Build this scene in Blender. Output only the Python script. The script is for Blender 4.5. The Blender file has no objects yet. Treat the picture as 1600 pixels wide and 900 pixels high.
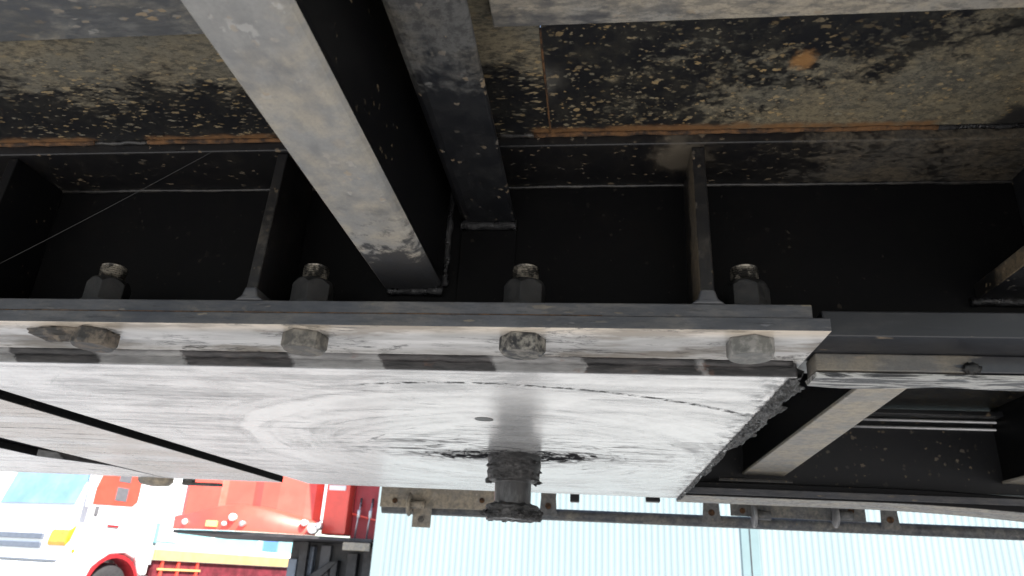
import bpy, bmesh, math, random
from mathutils import Vector, Matrix, noise
random.seed(7)
R = math.radians
scn = bpy.context.scene
C = scn.collection
PZ = 1.20                      # height of the coupler plate's underside above the yard

# ------------------------------------------------------------------ camera
cr = Vector((0.99296703, 0.10728447, 0.05006514))
cu = Vector((-0.00585684, -0.37784713, 0.92584947))
cf = Vector((-0.11824624, 0.91963123, 0.37456139))
CP = Vector((0.1166897, -1.0369744, -0.163637 + PZ))
cam_d = bpy.data.cameras.new('camera')
cam = bpy.data.objects.new('camera', cam_d)
C.objects.link(cam)
cam.matrix_world = Matrix(((cr.x, cu.x, -cf.x, CP.x), (cr.y, cu.y, -cf.y, CP.y), (cr.z, cu.z, -cf.z, CP.z), (0, 0, 0, 1)))
FPX = 1128.22
cam_d.sensor_width = 36.0
cam_d.lens = FPX / 1600 * 36
cam_d.clip_start = 0.01
cam_d.clip_end = 3000
cam_d.dof.use_dof = True
cam_d.dof.focus_distance = 0.72
cam_d.dof.aperture_fstop = 15.0
scn.camera = cam

# ------------------------------------------------------------------ sky and sun
SUN_EL, SUN_AZ = 47.0, 134.0   # azimuth clockwise from +Y: the sun stands behind the camera, to its right
world = bpy.data.worlds.new('World')
scn.world = world
world.use_nodes = True
wn = world.node_tree.nodes
wl = world.node_tree.links
wn.clear()
sky = wn.new('ShaderNodeTexSky')
sky.sky_type = 'NISHITA'
sky.sun_disc = False
sky.sun_elevation = R(SUN_EL)
sky.sun_rotation = R(SUN_AZ)
bg = wn.new('ShaderNodeBackground')
bg.inputs['Strength'].default_value = 0.12
wo = wn.new('ShaderNodeOutputWorld')
wl.new(sky.outputs[0], bg.inputs[0])
wl.new(bg.outputs[0], wo.inputs[0])
sd = bpy.data.lights.new('sun', 'SUN')
sd.energy = 4.5
sd.angle = R(0.53)
sd.color = (1.0, 0.945, 0.87)
sun = bpy.data.objects.new('sun', sd)
C.objects.link(sun)
sv = Vector((math.sin(R(SUN_AZ)) * math.cos(R(SUN_EL)), math.cos(R(SUN_AZ)) * math.cos(R(SUN_EL)), math.sin(R(SUN_EL))))
sun.rotation_euler = sv.to_track_quat('Z', 'Y').to_euler()
sun.location = (0, -5, 12)
vs = scn.view_settings
vs.view_transform = 'Standard'
vs.look = 'None'
vs.gamma = 1.0
vs.use_curve_mapping = False
vs.exposure = 1.6
scn.cycles.max_bounces = 10
scn.cycles.diffuse_bounces = 7
scn.cycles.glossy_bounces = 6
scn.cycles.use_denoising = True
scn.cycles.sample_clamp_indirect = 12

# ------------------------------------------------------------------ point helper (metres; heights above the yard)
def on(px, py, ax, v):
    d = cf + cr * ((px - 800) / FPX) - cu * ((py - 450) / FPX)
    return CP + d * ((v - CP[ax]) / d[ax])

# ------------------------------------------------------------------ node helper
class NT:
    def __init__(s, name):
        s.m = bpy.data.materials.new(name)
        s.m.use_nodes = True
        s.t = s.m.node_tree
        s.t.nodes.clear()
        s.out = s.t.nodes.new('ShaderNodeOutputMaterial')
        s.b = s.t.nodes.new('ShaderNodeBsdfPrincipled')
        s.t.links.new(s.b.outputs[0], s.out.inputs[0])
        s.co = s.t.nodes.new('ShaderNodeTexCoord').outputs['Object']
    def n(s, typ, ins=(), **kw):
        nd = s.t.nodes.new(typ)
        for k, v in kw.items():
            setattr(nd, k, v)
        for k, v in dict(ins).items():
            s.put(nd.inputs[k], v)
        return nd
    def put(s, sock, v):
        if isinstance(v, bpy.types.NodeSocket):
            s.t.links.new(v, sock)
        elif isinstance(v, (tuple, list)) and len(v) == 3 and sock.type == 'RGBA':
            sock.default_value = (*v, 1)
        else:
            sock.default_value = v
    def math(s, op, a, b=0.0, c=None, clamp=False):
        nd = s.t.nodes.new('ShaderNodeMath')
        nd.operation = op
        nd.use_clamp = clamp
        s.put(nd.inputs[0], a)
        s.put(nd.inputs[1], b)
        if c is not None:
            s.put(nd.inputs[2], c)
        return nd.outputs[0]
    def add(s, a, b): return s.math('ADD', a, b)
    def sub(s, a, b): return s.math('SUBTRACT', a, b)
    def mul(s, a, b): return s.math('MULTIPLY', a, b)
    def mx(s, a, b): return s.math('MAXIMUM', a, b)
    def mp(s, scale=(1, 1, 1), rot=(0, 0, 0), loc=(0, 0, 0), v=None):
        return s.n('ShaderNodeMapping', {'Vector': v or s.co, 'Scale': scale, 'Rotation': rot, 'Location': loc}).outputs[0]
    def noise(s, sc, det=4, rough=.55, v=None, dist=0.0):
        return s.n('ShaderNodeTexNoise', {'Vector': v or s.co, 'Scale': sc, 'Detail': det, 'Roughness': rough, 'Distortion': dist}).outputs['Fac']
    def vor(s, sc, v=None, rnd=1.0, feature='F1'):
        nd = s.n('ShaderNodeTexVoronoi', {'Vector': v or s.co, 'Scale': sc, 'Randomness': rnd})
        nd.feature = feature
        return nd
    def ramp(s, f, lo, hi, a=0.0, b=1.0, smooth=True):
        nd = s.n('ShaderNodeMapRange', {'Value': f, 'From Min': lo, 'From Max': hi, 'To Min': a, 'To Max': b})
        nd.interpolation_type = 'SMOOTHSTEP' if smooth else 'LINEAR'
        return nd.outputs[0]
    def mix(s, f, a, b):
        nd = s.t.nodes.new('ShaderNodeMix')
        nd.data_type = 'RGBA'
        s.put(nd.inputs['Factor'], f)
        s.put(nd.inputs[6], a)
        s.put(nd.inputs[7], b)
        return nd.outputs[2]
    def xyz(s, v=None):
        nd = s.n('ShaderNodeSeparateXYZ', {'Vector': v or s.co})
        return nd.outputs
    def bump(s, h, strength=.3, dist=.001):
        nd = s.n('ShaderNodeBump', {'Height': h, 'Strength': strength, 'Distance': dist})
        s.t.links.new(nd.outputs[0], s.b.inputs['Normal'])
    def set(s, **kw):
        names = {'color': 'Base Color', 'rough': 'Roughness', 'metal': 'Metallic', 'coat': 'Coat Weight', 'spec': 'Specular IOR Level', 'trans': 'Transmission Weight', 'ior': 'IOR'}
        for k, v in kw.items():
            s.put(s.b.inputs[names[k]], v)
        return s.m
    def spot(s, c, rad, amp=.6, sc=40):
        """soft blotch of dirt round a point on the metal, its edge broken by noise"""
        d = s.n('ShaderNodeVectorMath', {0: s.co, 1: Vector(c)}, operation='DISTANCE').outputs['Value']
        d = s.add(s.mul(d, 1 / rad), s.mul(s.sub(s.noise(sc, 4, .6), .5), amp * 2))
        return s.ramp(d, .35, 1.1, 1, 0)

def droplets(t, scale, stretch=(1, 1, 1), rot=(0, 0, 0), size=.28, density=.5):
    """dried splashes: round voronoi cells of random size, some missing"""
    wob = t.noise(scale * 1.6, 3, .6)
    v0 = t.mp(stretch, rot)
    vv = t.n('ShaderNodeVectorMath', {0: v0, 1: t.n('ShaderNodeTexNoise', {'Vector': v0, 'Scale': scale * 2.2, 'Detail': 2}).outputs['Color']}, operation='MULTIPLY_ADD')
    vv.inputs[1].default_value = (1, 1, 1)
    sc = t.n('ShaderNodeVectorMath', {0: t.n('ShaderNodeTexNoise', {'Vector': v0, 'Scale': scale * 2.4, 'Detail': 3}).outputs['Color'], 'Scale': .9 / scale}, operation='SCALE').outputs[0]
    vv = t.n('ShaderNodeVectorMath', {0: v0, 1: sc}, operation='ADD').outputs[0]
    vd = t.vor(scale, vv)
    rnd = t.xyz(vd.outputs['Color'])
    rad = t.mul(t.ramp(rnd[0], 1 - density, 1, 0, 1, False), size)
    return t.ramp(t.sub(rad, vd.outputs['Distance']), -.04, .10), rnd[1]

def grimy(name, base=(.006, .0065, .008), dust=(.12, .112, .098), lvl=.5, spread=.12, scale=130, tan=(.19, .14, .085),
          drops=.4, dscale=130, stretch=(1, 1, 1), rot=(0, 0, 0), bias=None, rough=(.38, .8), extra=None, spec=.45, mottle=.6, film=.25):
    t = NT(name)
    v = t.mp(stretch, rot)
    big = t.noise(9, 4, .6)
    mid = t.noise(38, 5, .65, v=v, dist=.2)
    fine = t.noise(scale, 6, .7, v=v, dist=.3)
    f = t.add(t.add(t.mul(big, .30), t.mul(mid, .30)), t.mul(fine, .40))
    if bias is not None:
        f = t.add(f, bias(t))
    d = t.ramp(f, 1 - lvl - spread / 2, 1 - lvl + spread / 2)
    micro = t.noise(520, 3, .75)
    holes = t.ramp(t.noise(scale * 1.5, 5, .75, v=v), .40, .56, 1 - mottle, 1)
    d2 = t.mul(t.mul(d, t.ramp(micro, .3, .6, .75, 1)), holes)
    vary = t.noise(20, 5, .65)
    dc = t.mix(t.ramp(vary, .38, .62), tuple(c * .82 for c in dust), tuple(c * k for c, k in zip(dust, (1.12, 1.02, .86))))
    haze_ = t.mul(t.ramp(t.noise(48, 6, .75), .40, .70), film)
    bc = t.mix(haze_, base, tuple(c * .45 for c in dust))
    col = t.mix(t.mul(d2, .92), bc, dc)
    h = t.add(t.mul(d, .5), t.mul(micro, .35))
    if drops > 0:
        dr, rn = droplets(t, dscale * 1.15, stretch, rot, .42, drops)
        dr2, rn2 = droplets(t, dscale * 1.9, stretch, rot, .46, drops * .8)
        dm = t.mx(t.mul(dr, .85), t.mul(dr2, .7))
        dm = t.mul(dm, t.ramp(t.noise(15, 3, .6), .36, .58, .25, 1))
        dcol = t.mix(rn, tan, tuple(c * 1.25 for c in dust))
        col = t.mix(t.mul(dm, .85), col, dcol)
        h = t.add(h, t.mul(dm, .6))
        d = t.mx(d, dm)
    if extra:
        for fn, c, k in extra:
            e = fn(t)
            col = t.mix(t.mul(e, k), col, c)
            d = t.mx(d, e)
    t.set(color=col, rough=t.ramp(d, 0, 1, rough[0], rough[1]), spec=spec)
    t.bump(h, .35, .0005)
    return t.m

def Pt(x, y, z): return (x, y, z + PZ)

M = {}
RUST = (.125, .058, .018)
def rust_line(ranges, y, z, w=.006):
    def fn(t):
        x, yy, zz = t.xyz()
        dy = t.math('ABSOLUTE', t.sub(yy, y))
        nz = t.noise(60, 4, .6)
        m = t.ramp(t.sub(dy, t.mul(t.sub(nz, .45), w * 3.0)), -w * .3, w * 1.1, 1, 0)
        xm = None
        for a, b in ranges:
            wx = t.mul(t.sub(nz, .5), .03)
            k = t.mul(t.ramp(t.add(x, wx), a - .006, a + .006), t.ramp(t.add(x, wx), b - .006, b + .006, 1, 0))
            xm = k if xm is None else t.mx(xm, k)
        return t.mul(m, xm)
    return fn
WELDS = [(-1.6, -.342), (-.29, -.17), (.062, .385)]
M['deck_left'] = grimy('deck_left', dust=(.128, .119, .092), lvl=.445, spread=.12, scale=135, drops=.78, dscale=150, stretch=(.55, 1.2, 1), rot=(0, 0, R(28)),
    bias=lambda t: t.add(t.ramp(t.xyz()[1], -.65, -.585, .22, 0, False), t.ramp(t.xyz()[1], -.585, -.53, 0, -.13, False)), tan=(.28, .195, .085), film=.22,
    extra=[(rust_line(WELDS, -.5225, .189, .005), RUST, .85)])
M['deck_right'] = grimy('deck_right', dust=(.125, .115, .085), lvl=.45, spread=.10, scale=125, drops=.72, dscale=140, stretch=(.8, 1.1, 1), rot=(0, 0, R(-35)), tan=(.27, .185, .08), film=.3,
    bias=lambda t: t.add(t.add(t.ramp(t.xyz()[0], .07, .40, -.09, .13, False), t.mul(t.ramp(t.xyz()[1], -.64, -.54, -.08, .10, False), t.ramp(t.xyz()[0], .10, .3, 0, 1))), t.ramp(t.xyz()[1], -.50, -.40, 0, -.4)),
    extra=[(rust_line(WELDS, -.5225, .189, .006), RUST, .85), (lambda t: t.spot(Pt(.261, -.603, .189), .011, .9, 90), (.20, .095, .025), .8),
           (lambda t: t.mul(t.spot(Pt(.061, -.590, .189), .034, .35), .8), (.07, .066, .058), .8),
           (lambda t: t.spot(Pt(.061, -.592, .189), .013, .35), (.022, .018, .015), .85),
           (lambda t: t.spot(Pt(.44, -.527, .189), .022, .9, 60), (.004, .004, .005), .95)])
M['lap_strip'] = grimy('lap_strip', base=(.055, .056, .060), dust=(.25, .242, .222), lvl=.50, bias=lambda t: t.add(t.ramp(t.xyz()[0], .1, .32, -.03, .14, False), t.ramp(t.xyz()[0], -.05, -.25, 0, .06, False)), spread=.16, scale=85, drops=.35, dscale=100, stretch=(.5, 1.2, 1), rot=(0, 0, R(-30)), tan=(.22, .17, .11), film=.6)
M['black'] = grimy('black_paint', base=(.0028, .0029, .0035), dust=(.02, .0195, .018), lvl=.30, spread=.25, drops=.08, dscale=130, film=.2, spec=.2)
M['web'] = grimy('web_paint', base=(.0018, .0018, .0022), dust=(.006, .0057, .0055), lvl=.40, spread=.35, scale=40, drops=.07, dscale=150, rough=(.6, .85), spec=.10, tan=(.035, .03, .024))
def upper_bias(t):
    x = t.xyz()[0]
    return t.ramp(x, .19, .34, 0, .24, False)
M['upper_flange'] = grimy('upper_flange', base=(.005, .005, .006), dust=(.075, .066, .052), lvl=.33, spread=.14, drops=.22, dscale=130, bias=upper_bias, stretch=(.8, 1.2, 1), rot=(0, 0, R(-30)),
    extra=[(lambda t: t.spot(Pt(.186, -.497, .178), .030, .55, 90), (.085, .070, .050), .8), (lambda t: t.spot(Pt(-.43, -.458, .178), .016, .6, 90), (.03, .026, .02), .8)])
M['edge'] = grimy('flange_edge', base=(.026, .028, .034), dust=(.085, .088, .096), lvl=.50, spread=.28, scale=60, drops=.10, dscale=120, stretch=(.35, 1, 1.6), rough=(.35, .6), film=.8, tan=(.17, .14, .09),
    extra=[(lambda t: t.ramp(t.noise(34, 7, .8), .60, .70), (.13, .115, .085), .5), (lambda t: t.ramp(t.noise(1.0, 6, .75, v=t.mp((25, 60, 260))), .56, .66), (.012, .012, .014), .6)])
M['rib'] = grimy('rib_paint', base=(.0055, .0055, .0065), dust=(.05, .043, .034), lvl=.40, spread=.25, drops=.15, dscale=110)
M['rib_dirty'] = grimy('rib_dirty', base=(.008, .008, .008), dust=(.085, .068, .046), lvl=.50, spread=.16, scale=110, drops=.4, dscale=140, bias=lambda t: t.ramp(t.xyz()[1], -.47, -.50, -.12, .12, False))
M['channel'] = grimy('channel_underside', base=(.115, .118, .122), dust=(.255, .255, .248), lvl=.56, spread=.22, scale=70, drops=.36, dscale=80, stretch=(1, .8, 1), tan=(.26, .205, .14), rough=(.45, .75), mottle=.2, film=.6,
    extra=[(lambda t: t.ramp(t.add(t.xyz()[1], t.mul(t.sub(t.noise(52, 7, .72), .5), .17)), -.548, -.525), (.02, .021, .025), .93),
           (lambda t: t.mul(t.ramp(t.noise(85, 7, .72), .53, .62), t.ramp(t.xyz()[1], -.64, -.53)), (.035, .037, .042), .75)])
M['angle'] = grimy('angle_underside', base=(.006, .0065, .008), dust=(.085, .085, .083), lvl=.31, spread=.16, scale=90, drops=.20, dscale=95, rough=(.35, .75),
    bias=lambda t: t.ramp(t.xyz()[1], -.69, -.60, .26, -.03, False))
M['brace_pale'] = grimy('brace_pale', base=(.11, .11, .11), dust=(.34, .325, .295), lvl=.66, spread=.3, scale=70, drops=.2, dscale=90, tan=(.20, .15, .10), rough=(.4, .7), mottle=.35)

def greasy_plate(name, tone=1.0, brown=0.0, swirl=True):
    t = NT(name)
    x, y, z = t.xyz()
    r = t.math('SQRT', t.add(t.mul(x, x), t.mul(y, y)))
    th = t.math('ARCTAN2', y, x)
    wob = t.noise(9, 3, .5)
    arc = t.n('ShaderNodeCombineXYZ', {0: t.add(t.mul(r, 62), t.mul(wob, 2.2)), 1: t.mul(th, 1.1), 2: 0.0}).outputs[0]
    n_arc = t.noise(1.0, 8, .66, v=arc)
    lin = t.mp((3.5, 55, 1), (0, 0, R(3)))
    n_lin = t.noise(1.0, 9, .66, v=lin, dist=.4)
    inside = t.ramp(t.add(r, t.mul(t.sub(wob, .5), .12)), .36, .43, 1, 0) if swirl else 0.0
    n_pat = t.noise(1.0, 7, .62, v=t.mp((7, 15, 1), (0, 0, R(-8)), (4, 2, 0)), dist=1.4)
    n_spk = t.noise(140, 5, .7, v=t.mp((.5, 1, 1)))
    f0 = t.mix(t.mul(inside, .85), n_lin, n_arc) if swirl else n_lin
    f = t.add(t.add(t.mul(f0, .46), t.mul(n_pat, .36)), t.mul(n_spk, .18))
    if swirl:
        # bright rubbed ring where the fifth wheel turns, strongest on the left
        rw = t.add(r, t.mul(t.sub(wob, .5), .07))
        ring = t.mul(t.ramp(t.math('ABSOLUTE', t.sub(t.add(rw, t.mul(t.sub(t.noise(30, 5, .6), .5), .03)), .350)), .003, .018, 1, 0), t.ramp(x, -.10, -.28, .1, 1))
        ring2 = t.mul(t.ramp(t.math('ABSOLUTE', t.sub(rw, .205)), .004, .022, 1, 0), t.ramp(x, .02, -.10, .0, .7))
        inn = t.ramp(rw, .29, .42, .02, -.03)
        f = t.add(t.add(f, t.mul(t.mx(ring, ring2), .15)), inn)
        f = t.sub(f, t.mul(t.ramp(t.math('ABSOLUTE', t.sub(rw, .262)), .01, .03, 1, 0), .035))
    fl = t.ramp(f, .29, .60)
    light = (.53 * tone, .53 * tone, .53 * tone)
    mid = (.17 * tone, .17 * tone, .172 * tone)
    col = t.mix(fl, mid, light)
    if brown:
        bn = t.ramp(t.noise(1.0, 6, .6, v=t.mp((3, 9, 1))), .40, .62)
        col = t.mix(t.mul(bn, brown), col, (.17, .135, .10))
    # dark wiped grease streaks
    st = t.noise(1.0, 9, .72, v=t.mp((7, 90, 1), (0, 0, R(2)), (3, 1, 0)), dist=.4)
    st = t.ramp(st, .57, .66)
    reg = t.ramp(t.noise(5, 3, .5), .46, .62)
    st = t.mul(st, t.mul(reg, .6))
    if swirl:
        # scuffed ring and worn patch round the pin
        n2 = t.noise(1.0, 9, .75, v=t.n('ShaderNodeCombineXYZ', {0: t.mul(r, 60), 1: t.mul(th, 2.2), 2: 5.0}).outputs[0])
        n2b = t.noise(62, 9, .82, v=t.mp((.28, 1, 1)), dist=1.4)
        near = t.ramp(t.math('SQRT', t.add(t.mul(x, t.mul(x, .16)), t.mul(y, y))), .030, .075, 1, 0)
        near2 = t.ramp(t.math('SQRT', t.add(t.mul(x, t.mul(x, .22)), t.mul(t.add(y, .04), t.add(y, .04)))), .04, .17, 1, 0)
        st = t.mx(st, t.mul(t.ramp(t.add(n2, t.mul(near, .15)), .585, .66), t.ramp(r, .10, .34, 1, .12)))
        st = t.mx(st, t.mul(t.ramp(t.add(n2b, t.mul(near, .07)), .545, .575), near))
        n2c = t.noise(1.0, 9, .8, v=t.mp((16, 75, 1), (0, 0, R(-4)), (7, 3, 0)), dist=.8)
        st = t.mx(st, t.mul(t.ramp(n2c, .50, .58), t.mul(near2, .85)))
        # thin black scratch arc across the near half
        r2 = t.math('SQRT', t.add(t.mul(x, x), t.mul(t.add(y, .02), t.add(y, .02))))
        line = t.ramp(t.math('ABSOLUTE', t.sub(t.add(r2, t.mul(t.sub(wob, .5), .012)), .385)), .0010, .0052, 1, 0)
        line = t.mul(line, t.ramp(t.noise(100, 5, .85), .46, .54))
        line = t.mul(t.mul(line, t.ramp(y, -.25, -.30)), t.ramp(x, -.16, -.06))
        st = t.mx(st, t.mul(line, .9))
        rim = t.ramp(x, .24, .278, 0, 1)
        st = t.mx(st, t.mul(t.ramp(t.noise(45, 7, .75), .46, .62), t.mul(rim, .8)))
    col = t.mix(st, col, (.022, .022, .024))
    t.set(color=col, metal=t.mul(t.sub(1.0, st), .35), rough=t.add(t.ramp(fl, 0, 1, .33, .23), t.mul(st, .5)), spec=t.mul(t.sub(1.0, st), .5))
    t.bump(t.add(t.mul(f, .6), t.mul(n_lin, .4)), .12, .0008)
    return t.m
M['plate'] = greasy_plate('coupler_plate')
M['plate_brown'] = greasy_plate('plate_brown', .62, .95, False)
M['plate_pale'] = greasy_plate('plate_pale', .9, .2, False)

def bolt_flange():
    t = NT('bolted_flange')
    x, y, z = t.xyz()
    n1 = t.noise(1.0, 8, .65, v=t.mp((5, 30, 1)), dist=.5)
    cream = t.ramp(y, -.500, -.522)
    col = t.mix(t.ramp(n1, .35, .65), (.34, .335, .325), (.66, .65, .64))
    col = t.mix(t.mul(cream, .75), col, (.60, .51, .40))
    n3 = t.noise(1.0, 6, .65, v=t.mp((9, 26, 1), (0, 0, 0), (2, 0, 0)))
    col = t.mix(t.mul(t.ramp(n3, .50, .62), .7), col, (.185, .155, .12))
    n4 = t.noise(1.0, 8, .75, v=t.mp((14, 45, 1), (0, 0, R(3)), (6, 1, 0)), dist=.8)
    col = t.mix(t.mul(t.ramp(n4, .58, .63), t.ramp(y, -.512, -.495, 0, .8)), col, (.06, .06, .06))
    crack = t.noise(1.0, 6, .7, v=t.mp((11, 50, 1)), dist=1.5)
    cm = t.mul(t.ramp(t.math('ABSOLUTE', t.sub(crack, .5)), .006, .028, 1, 0), t.ramp(t.noise(12, 4, .6), .46, .56))
    col = t.mix(t.mul(cm, .85), col, (.05, .05, .05))
    t.set(color=col, metal=.25, rough=.42)
    t.bump(n1, .3, .0008)
    return t.m
M['bolt_flange'] = bolt_flange()

def skid_edge():
    t = NT('skid_edge')
    x, y, z = t.xyz()
    n = t.noise(1.0, 3, .5, v=t.mp((7.5, 0, 0), (0, 0, 0), (.85, 0, 0)))
    w = t.add(n, t.mul(t.sub(t.noise(90, 5, .7), .5), .10))
    g = None
    xw = t.add(x, t.add(t.mul(t.sub(t.noise(60, 5, .7), .5), .022), t.mul(z, .5)))
    for a_, b_ in [(-1.2, -0.9), (-0.86, -0.78), (-0.72, -0.63), (-0.42, -0.337), (-0.251, -0.152), (-0.068, 0.028), (0.107, 0.201), (0.208, 0.281)]:
        k_ = t.mul(t.ramp(xw, a_ + .5 * PZ, a_ + .5 * PZ + .004), t.ramp(xw, b_ + .5 * PZ, b_ + .5 * PZ + .006, 1, 0))
        g = k_ if g is None else t.mx(g, k_)
    g = t.sub(1.0, g)
    fine = t.noise(1.0, 6, .7, v=t.mp((30, 90, 160)))
    dark = t.mix(t.ramp(fine, .4, .7), (.007, .007, .008), (.045, .041, .042))
    grey = t.mix(t.ramp(fine, .35, .7), (.12, .12, .122), (.205, .205, .205))
    col = t.mix(g, dark, grey)
    col = t.mix(t.mul(t.ramp(t.noise(30, 5, .7), .6, .7), .5), col, (.12, .06, .04))
    t.set(color=col, rough=.5, metal=.1)
    t.bump(t.add(t.mul(g, .6), fine), .6, .0015)
    return t.m
M['skid_edge'] = skid_edge()

def grease(name='grease', lo=(.02, .02, .021), hi=(.11, .107, .107), sc=160):
    t = NT(name)
    n = t.noise(sc, 9, .78, v=t.mp((1, 1, 1.8)), dist=.6)
    n2 = t.noise(sc * .3, 4, .6)
    col = t.mix(t.ramp(t.add(t.mul(n, .7), t.mul(n2, .3)), .42, .64), lo, hi)
    t.set(color=col, rough=t.ramp(n, .3, .7, .28, .6), spec=.6)
    t.bump(n, 1.0, .004)
    return t.m
M['grease'] = grease('grease', (.006, .006, .0065), (.075, .072, .073), 170)
M['grease_pale'] = grease('grease_pale', (.02, .02, .02), (.30, .295, .285), 110)
t = NT('pin_steel')
n = t.noise(1.0, 6, .7, v=t.mp((60, 60, 20)))
t.set(color=t.mix(t.ramp(n, .4, .7), (.025, .025, .027), (.085, .085, .088)), metal=.4, rough=.42)
t.bump(n, .3, .001)
M['pin_steel'] = t.m
def bolt_mat(name, a, b):
    t = NT(name)
    n = t.noise(95, 6, .7)
    n2 = t.noise(260, 4, .7)
    t.set(color=t.mix(t.ramp(n, .42, .62), a, b), rough=t.ramp(n, .3, .7, .5, .75), metal=.15)
    t.bump(t.add(n, t.mul(n2, .4)), .4, .0012)
    return t.m
M['bolt_brown'] = bolt_mat('bolt_brown', (.014, .013, .012), (.11, .09, .07))
M['bolt_dusty'] = bolt_mat('bolt_dusty', (.05, .047, .042), (.14, .128, .11))
M['bolt_chipped'] = bolt_mat('bolt_chipped', (.006, .006, .007), (.17, .16, .14))
M['bolt_grey'] = bolt_mat('bolt_grey', (.085, .085, .08), (.18, .175, .165))
M['nut'] = bolt_mat('nut_black', (.0025, .0026, .003), (.012, .0115, .011))
t = NT('stud_thread')
n = t.noise(90, 4, .7)
t.set(color=t.mix(t.ramp(n, .45, .6), (.02, .019, .017), (.22, .20, .165)), metal=.6, rough=.45)
M['thread'] = t.m
t = NT('weld_rust')
n = t.noise(80, 6, .7)
t.set(color=t.mix(t.ramp(n, .35, .65), (.012, .006, .003), (.11, .050, .015)), rough=.85)
t.bump(n, .8, .002)
M['rust'] = t.m
t = NT('weld_black')
n = t.noise(70, 5, .7)
t.set(color=(.008, .008, .009), rough=t.ramp(n, .4, .6, .15, .7), spec=.5)
t.bump(n, 1.0, .004)
M['weld_black'] = t.m
t = NT('weld_edge_grey')
n = t.noise(90, 5, .7)
t.set(color=t.mix(t.ramp(n, .4, .65), (.006, .006, .0065), (.032, .029, .025)), rough=.4)
t.bump(n, .5, .002)
M['weld_grey'] = t.m
def simple(name, col, rough=.5, metal=0.0, var=.12, sc=6, coat=0.0, bump=0.0):
    t = NT(name)
    n = t.noise(sc, 6, .65)
    t.set(color=t.mix(t.ramp(n, .3, .7), tuple(c * (1 - var) for c in col), tuple(min(1, c * (1 + var)) for c in col)),
          rough=t.ramp(t.noise(sc * 3, 4, .6), .3, .7, max(0, rough - .06), rough + .08), metal=metal, coat=coat)
    if bump:
        t.bump(n, bump, .004)
    return t.m
M['far_rail'] = grimy('far_rail_black', base=(.009, .0095, .011), dust=(.05, .047, .042), lvl=.30, spread=.2, scale=70, drops=.2, dscale=70, film=.2)
M['far_under'] = grimy('far_rail_underside', base=(.10, .10, .10), dust=(.45, .44, .42), lvl=.62, spread=.3, scale=60, drops=.1)
M['guard'] = grimy('guard_grey', base=(.045, .048, .054), dust=(.24, .238, .23), lvl=.50, spread=.3, scale=50, drops=.1, dscale=70, film=.8)
M['guard_beige'] = grimy('guard_beige', base=(.16, .145, .12), dust=(.46, .42, .36), lvl=.55, spread=.3, scale=50, drops=.2, tan=(.14, .07, .035))
M['white'] = simple('white_paint', (.80, .80, .80), .35, 0, .04, 3, .3)
M['red'] = simple('red_paint', (.80, .085, .055), .38, 0, .10, 3, .3)
M['dark_red'] = simple('dark_and_shaded_red', (.36, .02, .025), .45, 0, .12, 5)  # own dark red on the truck; painted shade on the trailer's side panel
M['rubber'] = simple('rubber', (.03, .03, .032), .8, 0, .2, 20)
M['chassis'] = simple('chassis_black', (.03, .028, .03), .55, 0, .4, 8)
M['maroon'] = simple('maroon_chassis', (.16, .02, .03), .6, 0, .4, 5)
M['yellow'] = simple('yellow_paint', (.72, .44, .18), .5, 0, .12, 5)
M['cyan'] = simple('cyan_paint', (.30, .62, .68), .5, 0, .06, 3)
M['blue'] = simple('blue_cap', (.12, .28, .60), .5, 0, .06, 3)
M['disc'] = simple('worn_disc', (.22, .215, .21), .45, .3, .3, 30)
M['metal'] = simple('bare_metal', (.55, .55, .56), .35, .7, .2, 20)
M['lamp_white'] = simple('lamp_white', (.8, .8, .78), .25, 0, .05, 5)
M['lamp_orange'] = simple('lamp_orange', (.80, .30, .03), .2, 0, .15, 6, .5)
M['glass'] = simple('window_glass', (.20, .34, .52), .06, 0, .25, 1.2, .8)
M['seat'] = simple('seat_grey', (.12, .12, .13), .8, 0, .1, 10)
M['grille'] = simple('grille_grey', (.16, .18, .22), .4, .3, .1, 10)
M['web_thread'] = simple('spider_silk', (.012, .012, .012), .5, 0, .05, 10)
# corrugated wall
t = NT('wall_sheet')
x, y, z = t.xyz()
n = t.noise(1.0, 5, .6, v=t.mp((2, 1, .25)))
t.set(color=t.mix(t.ramp(n, .35, .65), (.212, .268, .276), (.230, .288, .296)), rough=.5)
M['wall'] = t.m
M['wall_trim'] = simple('wall_trim', (.165, .235, .243), .45, 0, .05, 3)
M['roof'] = simple('roof_sheet', (.35, .42, .44), .5, 0, .08, 2)
# ground
t = NT('yard_concrete')
n = t.noise(.35, 6, .6)
n2 = t.noise(9, 6, .7)
stn = t.ramp(t.noise(1.3, 5, .6), .58, .72)
col = t.mix(t.ramp(n, .35, .65), (.355, .345, .325), (.445, .435, .415))
col = t.mix(t.mul(t.ramp(n2, .4, .7), .35), col, (.30, .29, .275))
col = t.mix(t.mul(stn, .35), col, (.18, .175, .17))
br = t.n('ShaderNodeTexBrick', {'Vector': t.co, 'Scale': 1.0, 'Mortar Size': .008, 'Brick Width': 5.0, 'Row Height': 5.0, 'Color1': (0, 0, 0), 'Color2': (0, 0, 0), 'Mortar': (1, 1, 1)}, offset=0.0)
col = t.mix(t.mul(br.outputs['Color'], .6), col, (.12, .12, .12))
t.set(color=col, rough=.85)
t.bump(n2, .4, .004)
M['ground'] = t.m

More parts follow.
